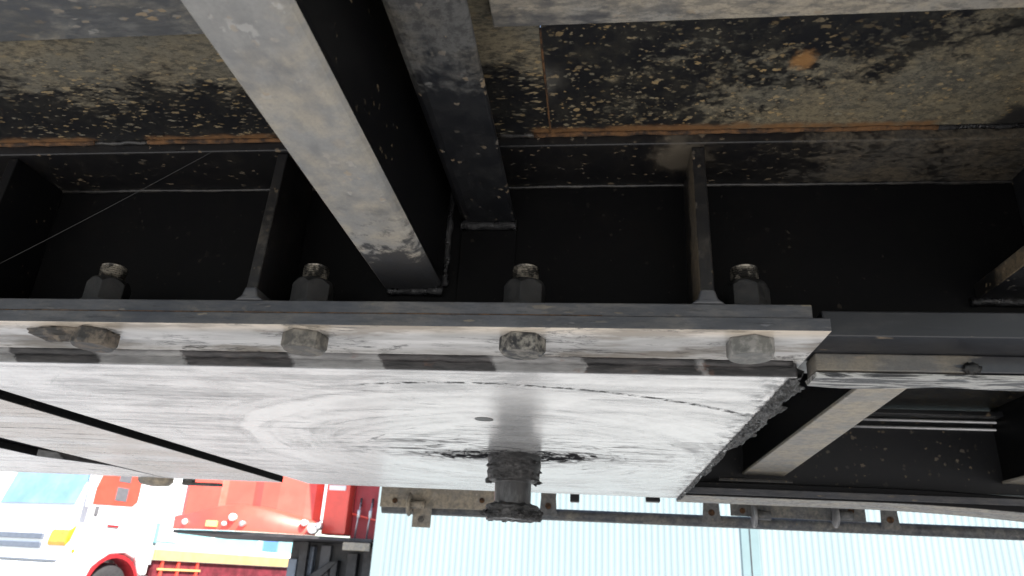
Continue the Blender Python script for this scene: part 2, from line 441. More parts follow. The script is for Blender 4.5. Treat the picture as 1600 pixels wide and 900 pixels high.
# ------------------------------------------------------------------ mesh helpers
def link(name, bm, mat, parent=None, bevel=0.0, smooth=False, seg=2):
    me = bpy.data.meshes.new(name)
    bmesh.ops.recalc_face_normals(bm, faces=bm.faces)
    bm.to_mesh(me)
    bm.free()
    o = bpy.data.objects.new(name, me)
    C.objects.link(o)
    if isinstance(mat, (list, tuple)):
        for m in mat:
            me.materials.append(M[m])
    else:
        me.materials.append(M[mat])
    if parent is not None:
        o.parent = parent
    if smooth:
        for p in me.polygons:
            p.use_smooth = True
    if bevel:
        b = o.modifiers.new('bevel', 'BEVEL')
        b.width = bevel
        b.segments = seg
        b.limit_method = 'ANGLE'
        b.angle_limit = R(35)
        b.harden_normals = False
    return o
def thing(name, label, cat, loc=(0, 0, 0), rz=0.0, group=None):
    o = bpy.data.objects.new(name, None)
    C.objects.link(o)
    o.empty_display_size = .2
    o.location = loc
    o.rotation_euler = (0, 0, rz)
    o['label'] = label
    o['category'] = cat
    if group:
        o['group'] = group
    return o
def box(bm, x0, x1, y0, y1, z0, z1, dz=0.0):
    vs_ = [bm.verts.new((x, y, z + dz)) for x in (x0, x1) for y in (y0, y1) for z in (z0, z1)]
    for f in ((0, 1, 3, 2), (4, 6, 7, 5), (0, 4, 5, 1), (2, 3, 7, 6), (0, 2, 6, 4), (1, 5, 7, 3)):
        bm.faces.new([vs_[i] for i in f])
    return vs_
def prism(bm, poly, axis, a, b, dz=0.0):
    """extrude a 2-D polygon along axis 0/1/2 from a to b"""
    def P3(p, q):
        c = [0, 0, 0]
        o = [i for i in range(3) if i != axis]
        c[o[0]], c[o[1]], c[axis] = p[0], p[1], q
        return (c[0], c[1], c[2] + dz)
    A = [bm.verts.new(P3(p, a)) for p in poly]
    B = [bm.verts.new(P3(p, b)) for p in poly]
    bm.faces.new(A)
    bm.faces.new(B[::-1])
    n = len(poly)
    for i in range(n):
        bm.faces.new((A[i], B[i], B[(i + 1) % n], A[(i + 1) % n]))
def lathe(bm, prof, c=(0, 0, 0), n=32, axis=2, jit=None, caps=True):
    rings = []
    for k, (r_, h) in enumerate(prof):
        ring = []
        for i in range(n):
            a = 2 * math.pi * i / n
            rr, hh = r_, h
            if jit:
                rr, hh = jit(r_, h, a)
            p = [rr * math.cos(a), rr * math.sin(a), hh]
            if axis == 0:
                p = [p[2], p[0], p[1]]
            elif axis == 1:
                p = [p[0], p[2], p[1]]
            ring.append(bm.verts.new((p[0] + c[0], p[1] + c[1], p[2] + c[2])))
        rings.append(ring)
    for A, B in zip(rings, rings[1:]):
        for i in range(n):
            bm.faces.new((A[i], A[(i + 1) % n], B[(i + 1) % n], B[i]))
    if caps:
        bm.faces.new(rings[0])
        bm.faces.new(rings[-1][::-1])
def tube(bm, pts, rad, n=10, jit=0.0, seed=0):
    pts = [Vector(p) for p in pts]
    rings = []
    for i, p in enumerate(pts):
        d = (pts[min(i + 1, len(pts) - 1)] - pts[max(i - 1, 0)]).normalized()
        u = d.cross(Vector((0, 0, 1)))
        if u.length < .01:
            u = d.cross(Vector((0, 1, 0)))
        u.normalize()
        v = d.cross(u)
        ring = []
        for k in range(n):
            a = 2 * math.pi * k / n
            q = p + (u * math.cos(a) + v * math.sin(a)) * rad
            if jit:
                q += noise.noise_vector(q * 90 + Vector((seed, 0, 0))) * jit
            ring.append(bm.verts.new(q))
        rings.append(ring)
    for A, B in zip(rings, rings[1:]):
        for k in range(n):
            bm.faces.new((A[k], A[(k + 1) % n], B[(k + 1) % n], B[k]))
    bm.faces.new(rings[0][::-1])
    bm.faces.new(rings[-1])
def hexring(bm, c, r_, h0, h1, rz=0.0, chamfer=.0015, down=True):
    """hex prism with the round chamfer of a real bolt head or nut"""
    n = 36
    def rad(a):
        a = (a + math.pi) % (math.pi / 3) - math.pi / 6
        return r_ * math.cos(math.pi / 6) / math.cos(a)
    ri = r_ * math.cos(math.pi / 6) * .97
    levels = [(1, h0, 0), (1, h0 + (h1 - h0) * .80, 0), (0, h1, 1)]
    rings = []
    for k, (w, h, e) in enumerate(levels):
        ring = []
        for i in range(n):
            a = 2 * math.pi * i / n
            rr = rad(a)
            hh = h
            if k == 1:
                hh = h1 - (h1 - h0) * (.04 + 1.3 * max(0, rr - ri) / r_)
            if k == 2:
                rr = ri
            ring.append(bm.verts.new((c[0] + rr * math.cos(a + rz), c[1] + rr * math.sin(a + rz), c[2] + hh)))
        rings.append(ring)
    for A, B in zip(rings, rings[1:]):
        for i in range(n):
            bm.faces.new((A[i], A[(i + 1) % n], B[(i + 1) % n], B[i]))
    bm.faces.new(rings[0])
    bm.faces.new(rings[-1][::-1])

def clump(bm, c, rx, ry, rz2, seed, amp=.45, n=14):
    rings = []
    for i in range(1, n):
        ph = math.pi * i / n
        ring = []
        for k in range(18):
            a = 2 * math.pi * k / 18
            d = Vector((math.sin(ph) * math.cos(a), math.sin(ph) * math.sin(a), math.cos(ph)))
            s_ = 1 + amp * noise.noise(d * 2.3 + Vector((seed, seed * 2, 0))) + amp * .7 * noise.noise(d * 5.5 + Vector((0, seed, 0)))
            ring.append(bm.verts.new((c[0] + d.x * rx * s_, c[1] + d.y * ry * s_, c[2] + d.z * rz2 * s_)))
        rings.append(ring)
    for A, B in zip(rings, rings[1:]):
        for k in range(18):
            bm.faces.new((A[k], A[(k + 1) % 18], B[(k + 1) % 18], B[k]))
    bm.faces.new(rings[0])
    bm.faces.new(rings[-1][::-1])

# ------------------------------------------------------------------ the yard
bm = bmesh.new()
vv = [bm.verts.new(p) for p in ((-600, -600, 0), (600, -600, 0), (600, 1200, 0), (-600, 1200, 0))]
bm.faces.new(vv)
g = link('ground', bm, 'ground')
g['kind'] = 'structure'

# ------------------------------------------------------------------ the trailer seen from below
T = thing('semi_trailer', 'black steel semi trailer seen from below, with a greasy pale coupler plate and kingpin', 'semi trailer')
Z = PZ
YW = -.45       # web plane of the near beam
# deck, left and right of the welded joint
bm = bmesh.new()
box(bm, -2.2, .0755, -1.2, 1.2, .1895, .196, Z)
dl = link('deck_panel', bm, 'deck_left', T)
dl['label'] = 'left deck panel with slanting brown splashes'
bm = bmesh.new()
box(bm, .0765, 7.5, -1.2, 1.2, .1895, .196, Z)
dr_ = link('deck_panel', bm, 'deck_right', T)
dr_['label'] = 'right deck panel with mottled tan dirt and a round burnt mark'
# thin raised weld line along the joint
bm = bmesh.new()
tube(bm, [Pt(.076 + .0006 * noise.noise(Vector((0, i * 2.1, 0))), -.645 + i * .0125, .1893) for i in range(11)], .0009, 6)
link('weld_seam', bm, 'rust', T)
# lapped edge strip nearer the camera
M['lap_left'] = grimy('lap_strip_left', base=(.06, .063, .068), dust=(.155, .155, .148), lvl=.45, spread=.16, scale=85, drops=.35, dscale=120, stretch=(.5, 1.2, 1), rot=(0, 0, R(28)), tan=(.24, .17, .09), film=.7)
bm = bmesh.new()
box(bm, -2.2, -.022, -1.2, -.6625, .179, .189, Z)
link('edge_strip', bm, 'lap_left', T, .001)
bm = bmesh.new()
box(bm, .046, 7.5, -1.2, -.6585, .179, .189, Z)
link('edge_strip', bm, 'lap_strip', T, .001)

# near longitudinal beam
bm = bmesh.new()
box(bm, -2.2, 7.5, YW, YW + .009, .034, .178, Z)
beam = link('main_beam', bm, 'web', T)
bm = bmesh.new()
box(bm, -2.2, 7.5, -.517, -.383, .178, .189, Z)
link('upper_flange', bm, 'upper_flange', beam, .0012)
bm = bmesh.new()
box(bm, -2.2, .272, -.523, -.40, .0235, .034, Z)
link('lower_flange', bm, 'edge', beam, .0008)
# fillet between web and upper flange
bm = bmesh.new()
tube(bm, [Pt(-2.2 + i * .02, YW - .001, .1770) for i in range(240)], .0018, 8, .0010)
link('weld_bead', bm, 'weld_grey', beam, 0, True)
# rusty bead between upper flange and deck
for a, b, mt in ((-1.6, -.342, 'rust'), (-.342, -.29, 'weld_grey'), (-.29, .0, 'rust'), (.03, .062, 'weld_grey'), (.062, .385, 'rust'), (.385, 1.2, 'weld_black')):
    bm = bmesh.new()
    nn = max(6, int((b - a) / .006))
    tube(bm, [Pt(a + (b - a) * i / nn, -.5185 + .0008 * noise.noise(Vector((i * .3, a, 0))), .1885) for i in range(nn + 1)], .0022, 8, .0012, a)
    link('weld_bead', bm, mt, beam, 0, True)
# stiffener ribs with flared weld feet
def rib(xc, w=.0095, y_top=-.513, y_bot=-.5215, mt='rib'):
    bm = bmesh.new()
    prism(bm, [(y_bot, .0345), (y_bot + .001, .05), (y_top, .1775), (YW - .001, .1775), (YW - .001, .0345)], 0, xc - w / 2, xc + w / 2, Z)
    r_ = link('stiffener_rib', bm, mt, beam, .001)
    bm = bmesh.new()
    prism(bm, [(xc - w / 2 - .008, .0343), (xc - w / 2 - .002, .0385), (xc - w / 2, .046), (xc + w / 2, .046), (xc + w / 2 + .002, .0385), (xc + w / 2 + .008, .0343)], 1, y_bot - .0008, YW - .002, Z)
    link('weld_foot', bm, 'edge', r_, .0015)
    return r_
rl_ = rib(-.425, mt='black')
rib(-.1625)
rr_ = rib(.1985, .0105)
rr_.data.materials.append(M['rib_dirty'])
for p in rr_.data.polygons:
    if p.normal.x < -.5:
        p.material_index = 1
def lumpy_sheet(bm, p0, du, dv, nu, nv, amp, nrm, fr=60, seed=0, thr=None):
    grid = []
    for i in range(nu + 1):
        row = []
        for j in range(nv + 1):
            p = Vector(p0) + Vector(du) * (i / nu) + Vector(dv) * (j / nv)
            e = min(i, nu - i, j, nv - j)
            h = amp * (.35 + .9 * noise.noise(p * fr + Vector((seed, 0, 0))) + .5 * noise.noise(p * fr * 2.7)) * min(1, e / 2)
            if e == 0:
                p = p + noise.noise_vector(p * fr * .7 + Vector((0, seed, 0))) * amp * 1.5
                p = p - Vector(nrm) * ((p - Vector(p0)).dot(Vector(nrm)))
            row.append(bm.verts.new(p + Vector(nrm) * h))
        grid.append(row)
    for i in range(nu):
        for j in range(nv):
            bm.faces.new((grid[i][j], grid[i + 1][j], grid[i + 1][j + 1], grid[i][j + 1]))
# bolted flange plate under the lower flange
bm = bmesh.new()
box(bm, -2.2, .2835, -.5245, -.40, .013, .0232, Z)
bp_ = link('bolting_plate', bm, ['bolt_flange', 'edge'], T, .0007)
for p in bp_.data.polygons:
    p.material_index = 0 if p.normal.z < -.5 else 1
# rust hairline in the joint
bm = bmesh.new()
box(bm, -1.2, .12, -.5238, -.52, .0229, .0238, Z)
link('rust_line', bm, 'rust', bp_)
# bolts: head below, nut and threaded end above
heads = [(135, .012, 'bolt_brown', .5, 'bolt half caked in pale dirt'), (462, .0, 'bolt_dusty', .35, 'dusty rounded bolt'), (811, .0, 'bolt_chipped', .12, 'black bolt with chipped paint'), (1187, .0, 'bolt_grey', .55, 'grey dust covered bolt')]
for k, (hx, _, mt, rz, lb) in enumerate(heads):
    hp = on(hx, 529, 2, Z + .004)
    x0 = hp.x
    y0 = -.499
    bm = bmesh.new()
    hexring(bm, (x0, y0, Z + .0128), .0185, 0, -.0135, rz)
    b = link('bolt', bm, mt, T, .0006)
    b['label'] = lb
    bm = bmesh.new()
    lathe(bm, [(.0195, .0345), (.0195, .0375)], (x0, y0, Z), 28)
    link('washer', bm, 'nut', b)
    bm = bmesh.new()
    hexring(bm, (x0, y0, Z + .0376), .0178, 0, .0215, rz + .3)
    link('nut', bm, 'nut', b, .0006)
    bm = bmesh.new()
    prof = [(.0098, .058)]
    for i in range(7):
        zz = .0588 + i * .0019
        prof += [(.0108, zz), (.0096, zz + .00095)]
    prof += [(.0104, .0724), (.0088, .0734)]
    lathe(bm, prof, (x0, y0, Z), 26)
    link('threaded_end', bm, 'thread', b)
# pale dirt caked against the first bolt
bm = bmesh.new()
hx0 = on(135, 529, 2, Z + .004).x
clump(bm, (hx0 - .024, -.501, Z + .0125), .034, .013, .0075, 3, .5, 16)
link('mud_cake', bm, 'bolt_brown', bp_, 0, True)
# caked dirt round two of the bolts
bm = bmesh.new()
lumpy_sheet(bm, Pt(-.345, -.506, .0128), (.052, 0, 0), (0, .024, 0), 30, 16, .005, (0, 0, -1), 70, 8)
link('dirt_crust', bm, 'bolt_flange', bp_, 0, True)

# coupler (skid) plate with its weld fillet
YN, YF = -.446, .446
bm = bmesh.new()
nx = 110
top, bot = [], []
poly = [(-.535, YN), (.2785, YN), (.2785, YF), (-.478, YF)]
A = [bm.verts.new((p[0], p[1], Z)) for p in poly]
B = [bm.verts.new((p[0], p[1], Z + .0128)) for p in poly]
bm.faces.new(A)
bm.faces.new(B[::-1])
for i in range(4):
    bm.faces.new((A[i], A[(i + 1) % 4], B[(i + 1) % 4], B[i]))
cp = link('coupler_plate', bm, ['plate', 'skid_edge'], T, .0015)
for p in cp.data.polygons:
    p.material_index = 0 if p.normal.z < -.5 else 1
bm = bmesh.new()
tube(bm, [Pt(-.53 + i * .0054, YN - .0005, .0118) for i in range(150)], .0042, 8, .0012)
link('weld_bead', bm, 'skid_edge', cp, 0, True)
def quadplate(name, pl, mat, z0=0.0, th=.0128):
    bm = bmesh.new()
    A = [bm.verts.new((p[0], p[1], Z + z0)) for p in pl]
    B = [bm.verts.new((p[0], p[1], Z + z0 + th)) for p in pl]
    bm.faces.new(A)
    bm.faces.new(B[::-1])
    n_ = len(pl)
    for i in range(n_):
        bm.faces.new((A[i], A[(i + 1) % n_], B[(i + 1) % n_], B[i]))
    o = link(name, bm, [mat, 'skid_edge', 'web'], T, .0015)
    for p in o.data.polygons:
        p.material_index = 0 if p.normal.z < -.5 else (1 if p.normal.y < -.5 else 2)
    return o
q = quadplate('coupler_plate', [(-.80, YN), (-.574, YN), (-.532, YF), (-.79, YF)], 'plate_brown')
q['label'] = 'brown smeared skid plate left of the kingpin plate'
q = quadplate('coupler_plate', [(-1.7, YN), (-.90, YN), (-.885, .18), (-.802, .28), (-.792, YF), (-1.7, YF)], 'plate_pale')
q['label'] = 'pale skid plate farthest left'
# bolster above the plates that closes the slots
bm = bmesh.new()
box(bm, -2.2, .2780, -.40, .446, .0234, .030, Z)
link('bolster_plate', bm, 'web', T)
bm = bmesh.new()
box(bm, -2.2, .2780, .400, .446, .0130, .0232, Z)
link('spacer_bar', bm, 'black', T)
# slot filler: the groove is shallow
bm = bmesh.new()
box(bm, -2.2, .2780, -.399, .399, .0131, .0230, Z)
link('backing_plate', bm, 'web', T)
# countersunk screw
bm = bmesh.new()
lathe(bm, [(.0105, -.0003), (.0092, -.0004), (.0085, .0004), (.003, .0012)], (-.008, -.249, Z), 24)
link('plug_screw', bm, 'weld_grey', cp)

# kingpin
def pin_jit(rough_z):
    def f(r_, h, a):
        k = rough_z(h)
        n_ = noise.noise(Vector((math.cos(a) * 2.2, math.sin(a) * 2.2, h * 140))) + .6 * noise.noise(Vector((math.cos(a) * 7, math.sin(a) * 7, h * 420)))
        return r_ + k * n_, h + k * .6 * noise.noise(Vector((math.cos(a) * 5, math.sin(a) * 5, 9 + h * 60)))
    return f
prof = []
def seg(r0, h0, r1, h1, n_):
    for i in range(n_):
        prof.append((r0 + (r1 - r0) * i / n_, h0 + (h1 - h0) * i / n_))
seg(.0375, .002, .0368, -.035, 22)
seg(.0368, -.035, .026, -.0362, 5)
seg(.0255, -.0365, .0255, -.069, 18)
seg(.0262, -.066, .0345, -.0690, 8)
seg(.0355, -.0700, .0368, -.0840, 14)
seg(.0355, -.0870, .001, -.0870, 12)
prof.append((.001, -.0865))
bm = bmesh.new()
def rz_(h):
    if h > -.036: return .0019
    if h > -.065: return .0002
    return .0034
lathe(bm, prof, (0, 0, Z), 96, 2, pin_jit(rz_))
# ragged rags of grease hanging off the collar and the pin's foot
rr = random.Random(4)
for i in range(26):
    a = rr.uniform(0, 2 * math.pi)
    clump(bm, (math.cos(a) * .0365, math.sin(a) * .0365, Z - .0345 + rr.uniform(-.0015, .001)), rr.uniform(.0015, .0042), rr.uniform(.0015, .0042), rr.uniform(.001, .0026), i, .8, 8)
for i in range(44):
    a = rr.uniform(0, 2 * math.pi)
    clump(bm, (math.cos(a) * .037, math.sin(a) * .037, Z - .081 + rr.uniform(-.004, .005)), rr.uniform(.003, .0065), rr.uniform(.003, .006), rr.uniform(.0012, .0035), i + 60, .9, 8)
for i in range(20):
    a = rr.uniform(0, 2 * math.pi)
    clump(bm, (math.cos(a) * .037, math.sin(a) * .037, Z - rr.uniform(.002, .030)), rr.uniform(.0012, .003), rr.uniform(.0012, .003), rr.uniform(.001, .0025), i + 130, .8, 8)
kp = link('kingpin', bm, ['grease', 'pin_steel'], T, 0, True)
for p in kp.data.polygons:
    hz = p.center.z - Z
    p.material_index = 1 if -.065 < hz < -.037 else 0
# torn grease hanging along the plate's right edge: one ragged ridge
M['grease_edge'] = grease('grease_edge', (.008, .008, .008), (.10, .097, .094), 200)
bm = bmesh.new()
prev = None
NR = 440
for i in range(NR + 1):
    y = -.444 + .888 * i / NR
    big = .5 + .5 * noise.noise(Vector((0, y * 9, 3)))
    near_ = max(0, min(1, (-.05 - y) / .25))
    w = .003 + .006 * big + .024 * near_ * (.4 + big) * max(0, min(1, (y + .43) / .05))
    w += .006 * noise.noise(Vector((5, y * 60, 0))) + .004 * noise.noise(Vector((5, y * 150, 0))) + .0025 * noise.noise(Vector((5, y * 340, 0)))
    w *= .15 + 1.1 * max(0, min(1, .55 + 1.6 * noise.noise(Vector((9, y * 16, 0)))))
    w = max(.0015, w)
    ring = []
    KR = 26
    for k in range(KR):
        u = k / (KR - 1)
        x = .272 + (w + .006) * u
        hang = -.0030 * math.sin(math.pi * u) * (.6 + 1.6 * noise.noise(Vector((x * 60, y * 45, 1)))) + .0035 * noise.noise(Vector((x * 160, y * 130, 2))) * math.sin(math.pi * u) + .002 * noise.noise(Vector((x * 420, y * 380, 4))) + .007 * u * u
        ring.append(bm.verts.new((x + .002 * noise.noise(Vector((x * 200, y * 200, 7))), y, Z - .0012 + hang)))
    ring.append(bm.verts.new((.272 + w * .7, y, Z + .010)))
    ring.append(bm.verts.new((.272, y, Z + .010)))
    if prev:
        for k in range(len(ring)):
            k2 = (k + 1) % len(ring)
            bm.faces.new((prev[k], prev[k2], ring[k2], ring[k]))
    prev = ring
link('grease_ridge', bm, 'grease_edge', cp, 0, True)

# cross channels that run out over the camera to the trailer's side
def chan(poly, y0, y1, name, mat, bev=.003):
    bm = bmesh.new()
    prism(bm, poly, 1, y0, y1, Z)
    return link(name, bm, mat, T, bev, False, 3)
# C channel, web on its right
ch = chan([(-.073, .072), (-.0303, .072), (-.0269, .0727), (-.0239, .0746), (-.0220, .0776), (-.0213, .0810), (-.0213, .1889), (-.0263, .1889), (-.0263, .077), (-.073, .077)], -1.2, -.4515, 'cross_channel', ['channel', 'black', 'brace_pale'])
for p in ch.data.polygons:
    p.material_index = 0 if p.normal.z < -.5 else (2 if p.normal.x < -.5 and p.center.x < -.07 else 1)  # lit underside pale, shaded web face black: light painted by face
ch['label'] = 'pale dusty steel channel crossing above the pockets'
ag = chan([(-.0095, .148), (-.0088, .1442), (-.0066, .1400), (-.0030, .1378), (.0015, .137), (.042, .137), (.042, .142), (.0015, .142), (-.0045, .148), (-.0045, .1889), (-.0095, .1889)], -1.2, -.4515, 'cross_channel', 'angle')
ag['label'] = 'black steel channel right of the pale one'
t3 = chan([(.423, .066), (.476, .066), (.476, .1889), (.471, .1889), (.471, .071), (.428, .071), (.428, .080), (.423, .080)], -1.2, -.4515, 'cross_channel', ['angle', 'rib_dirty'], .001)
for p in t3.data.polygons:
    p.material_index = 1 if p.normal.x < -.5 and p.center.x < .43 else 0
t3['label'] = 'dark steel channel at the right end of the pockets'
# glossy black welds where they meet the beam
for p0, p1, rad in (((-.070, YW - .003, .0705), (-.020, YW - .003, .0705), .004), ((-.009, YW - .004, .1355), (.043, YW - .004, .1355), .0048), ((-.0195, YW - .003, .075), (-.0195, YW - .003, .176), .0035),
                    ((.418, YW - .003, .0645), (.476, YW - .003, .0645), .004)):
    bm = bmesh.new()
    n_ = 26
    tube(bm, [Pt(*(Vector(p0).lerp(Vector(p1), i / n_))) for i in range(n_ + 1)], rad, 10, .0016, p0[0] * 50)
    link('weld_bead', bm, 'weld_black', beam, 0, True)
bm = bmesh.new()
box(bm, -.008, .043, YW - .003, YW - .0005, .0345, .131, Z)
link('doubler_plate', bm, 'web', beam, .0008)

# continuing chassis rail right of the plate
M['rail_side'] = grimy('rail_side', base=(.016, .017, .021), dust=(.125, .12, .112), lvl=.5, spread=.05, scale=40, drops=.1, dscale=90, stretch=(.5, 1, 2), mottle=.3,
    bias=lambda t: t.ramp(t.xyz()[0], .36, .44, .22, -.25, False), rough=(.35, .7))
M['rail_top'] = grimy('rail_top', base=(.012, .013, .016), dust=(.045, .046, .05), lvl=.4, spread=.3, scale=50, drops=.05, dscale=110, stretch=(.4, 1, 1))
bm = bmesh.new()
box(bm, .2845, 7.5, -.503, -.40, .0165, .037, Z)
fr = link('frame_rail', bm, 'rail_top', T, .0012)
bm = bmesh.new()
box(bm, .2885, 7.5, -.462, -.435, .002, .0163, Z)
box(bm, .2925, 7.5, -.4585, -.438, -.0005, .0022, Z)
link('lower_lip', bm, 'rail_side', fr, .0012)
t = NT('rail_underside')
n = t.noise(1.0, 8, .7, v=t.mp((14, 90, 90), (0, 0, R(7))), dist=1.2)
t.set(color=t.mix(t.ramp(n, .45, .55), (.022, .022, .024), (.33, .325, .31)), rough=.45, metal=.2)
t.bump(n, .6, .002)
M['rail_underside'] = t.m
bm = bmesh.new()
N_ = 90
prev = None
for i in range(N_ + 1):
    x = .288 + i * .02
    far = -.434 + .009 * noise.noise(Vector((x * 14, 3, 0))) + min(.03, max(0, x - .5) * .12)
    ring = [bm.verts.new(Pt(x, -.462, .0005)), bm.verts.new(Pt(x, -.462, -.003)), bm.verts.new(Pt(x, far, -.004 + .001 * noise.noise(Vector((x * 40, 0, 1))))), bm.verts.new(Pt(x, far + .004, .0015))]
    if prev:
        for k in range(4):
            bm.faces.new((prev[k], prev[(k + 1) % 4], ring[(k + 1) % 4], ring[k]))
    else:
        bm.faces.new(ring)
    prev = ring
bm.faces.new(prev[::-1])
link('worn_strip', bm, 'rail_underside', fr)
bm = bmesh.new()
clump(bm, Pt(.403, -.464, .005), .006, .002, .0045, 11, .5, 10)
link('mud_blob', bm, 'nut', fr, 0, True)

# far rail
bm = bmesh.new()
box(bm, -2.2, 7.5, .450, .459, .030, .1775, Z)
fb = link('main_beam', bm, 'far_rail', T)
fb['label'] = 'far chassis beam seen between the rails'
bm = bmesh.new()
box(bm, .279, 7.5, .405, .515, .168, .1773, Z)
link('upper_flange', bm, 'far_rail', fb, .0015)
for zz, yy in ((.163, .436), (.150, .442)):
    bm = bmesh.new()
    tube(bm, [Pt(.28, yy, zz), Pt(7.4, yy, zz)], .003, 8)
    link('highlight_line', bm, 'metal', fb, 0, True)  # bright thin tubes put in for the highlight lines along the far flange
bm = bmesh.new()
prev = None
for i in range(60):
    x = .279 + i * .0206
    dz = -.12 * max(0, x - .62) ** 2
    ring = [bm.verts.new(Pt(x, .41, .002 + dz)), bm.verts.new(Pt(x, .53, .002 + dz)), bm.verts.new(Pt(x, .53, .030 + dz)), bm.verts.new(Pt(x, .41, .030 + dz))]
    if prev:
        for k in range(4):
            f = bm.faces.new((prev[k], prev[(k + 1) % 4], ring[(k + 1) % 4], ring[k]))
    else:
        bm.faces.new(ring)
    prev = ring
bm.faces.new(prev[::-1])
lf = link('lower_flange', bm, ['far_under', 'black'], fb, .002)
for p in lf.data.polygons:
    p.material_index = 0 if p.normal.z < -.5 else 1
bm = bmesh.new()
box(bm, .279, 1.5, .404, .4095, .006, .018, Z)
link('flange_trim', bm, 'edge', fb, .001)
# cross members between the rails
def crossmember(x0, w0, w1):
    bm = bmesh.new()
    A = [bm.verts.new(Pt(*p)) for p in ((x0, -.43, .05), (x0 + w0, -.43, .05), (x0 + w1, .449, .05), (x0 - .002, .449, .05))]
    B = [bm.verts.new(Pt(*p)) for p in ((x0, -.43, .055), (x0 + w0, -.43, .055), (x0 + w1, .449, .055), (x0 - .002, .449, .055))]
    bm.faces.new(A)
    bm.faces.new(B[::-1])
    for i in range(4):
        bm.faces.new((A[i], A[(i + 1) % 4], B[(i + 1) % 4], B[i]))
    o = link('cross_member', bm, 'brace_pale', T, .001)
    bm = bmesh.new()
    box(bm, x0 + .002, x0 + .007, -.4405, .449, .0552, .189, Z)
    link('member_web', bm, 'black', o)
    return o
crossmember(.401, .041, .078)
crossmember(.875, .041, .06)
# clip at the cross member's far end
bm = bmesh.new()
box(bm, .345, .48, .395, .404, .030, .036, Z)
link('end_clip', bm, 'rib_dirty', T, .001)

# ------------------------------------------------------------------ far side: outer rail and side guard
bm = bmesh.new()
box(bm, -2.2, 7.5, 1.165, 1.20, .110, .186, Z)
link('side_rail', bm, 'guard', T, .002)
g0, g1 = on(598, 793, 1, 1.2), on(1600, 835, 1, 1.2)
bm = bmesh.new()
dirx = (g1 - g0) / (g1.x - g0.x)
tube(bm, [g0, g0 + dirx * 3.0, g0 + dirx * 7], .0165, 16)
gp = link('guard_pipe', bm, 'guard', T, 0, True)
def hanger(px, w, mt='guard', low=False, wide=0):
    p = on(px, 800, 1, 1.2)
    zc = (g0 + dirx * (p.x - g0.x)).z
    bm = bmesh.new()
    # flared foot plate with a hole
    prism(bm, [(p.x - w * .62, zc - .006), (p.x - w * .5, zc + .012), (p.x - w * .45, zc + .045), (p.x - w * .5, zc + .11), (p.x + w * .5, zc + .11), (p.x + w * .45, zc + .045), (p.x + w * .5, zc + .012), (p.x + w * .62, zc - .006)], 1, 1.181, 1.186)
    o = link('guard_bracket', bm, mt, gp, .002)
    bm = bmesh.new()
    lathe(bm, [(.009, -.002), (.009, .003)], (p.x, 1.179, zc + .022), 16, 1)
    link('bolt_hole', bm, 'rust', o)
for px in (857, 1110, 1385):
    hanger(px, .05)
# flat mounting plates with rope discs
for a, b, r0, r1, d0 in ((1140, 1352, 787, 813, (1178, 1305)), (597, 775, 769, 790, (640,))):
    p0, p1 = on(a, r0, 1, 1.17), on(b, r1, 1, 1.17)
    mt = 'guard' if a > 1000 else 'guard_beige'
    zt = on(a, r0, 1, 1.17).z
    zb0, zb1 = on(a, 806 if a > 1000 else 792, 1, 1.17).z, on(b, 817 if a > 1000 else 798, 1, 1.17).z
    bm = bmesh.new()
    prism(bm, [(p0.x, zb0), (p1.x, zb1), (p1.x, Z + .12), (p0.x, Z + .12)], 1, 1.160, 1.168)
    o = link('mounting_plate', bm, mt, gp, .002)
    for dx in d0:
        c = on(dx, 805 if a > 1000 else 788, 1, 1.14)
        bm = bmesh.new()
        lathe(bm, [(.030, -.004), (.034, -.001), (.034, .001), (.030, .004)], (c.x, c.y, c.z), 32, 0)
        ob = link('rope_disc', bm, 'disc' if a > 1000 else mt, o, 0, True)
        bm = bmesh.new()
        lathe(bm, [(.012, 0), (.012, .045)], (c.x, c.y, c.z), 16, 0)
        link('disc_hub', bm, mt, ob, 0, True)
    for hx in ((a + 20), (b - 22)):
        c = on(hx, 798 if a > 1000 else 782, 1, 1.158)
        bm = bmesh.new()
        lathe(bm, [(.008, -.001), (.008, .0015)], c, 16, 1)
        link('bolt_hole', bm, 'rust', o)
c = on(659, 812, 1, 1.17)
bm = bmesh.new()
box(bm, c.x - .028, c.x + .028, 1.165, 1.17, c.z - .022, c.z + .045)
hp = link('hanging_tab', bm, 'guard_beige', gp, .002)
bm = bmesh.new()
lathe(bm, [(.010, -.004), (.008, .003)], (c.x, 1.163, c.z), 6, 1)
link('bolt', bm, 'bolt_dusty', hp)
for px, w in ((1020, .03), (898, .02)):
    c = on(px, 782, 1, .6)
    bm = bmesh.new()
    box(bm, c.x - w / 2, c.x + w / 2, .59, .61, c.z - .004, c.z + .05)
    link('hanging_tab', bm, 'far_rail', T, .002)
# lamp blob and strap bracket under the far left edge
c = on(243, 752, 1, .50)
bm = bmesh.new()
lathe(bm, [(.012, -.010), (.030, -.007), (.036, .0), (.036, .012), (.03, .018)], c, 24)
link('marker_lamp', bm, 'guard_beige', T, 0, True)
c = on(320, 757, 1, .62)
bm = bmesh.new()
box(bm, c.x - .055, c.x + .04, .615, .63, c.z - .003, c.z + .004)
box(bm, c.x - .055, c.x - .03, .615, .63, c.z + .004, c.z + .03)
link('strap_bracket', bm, 'guard', T, .001)

# cobweb thread
bm = bmesh.new()
a, b = Vector(Pt(-.50, -.512, .085)), on(405, 215, 1, -.52)
a = on(-40, 432, 1, -.5)
b = on(330, 238, 1, -.516)
tube(bm, [a.lerp(b, i / 10) - Vector((0, 0, .0015 * math.sin(i / 10 * math.pi))) for i in range(11)], .00022, 5)
cw = link('cobweb_thread', bm, 'web_thread')
cw['label'] = 'single fine cobweb thread stretched across the dark left pocket'
cw['category'] = 'cobweb'

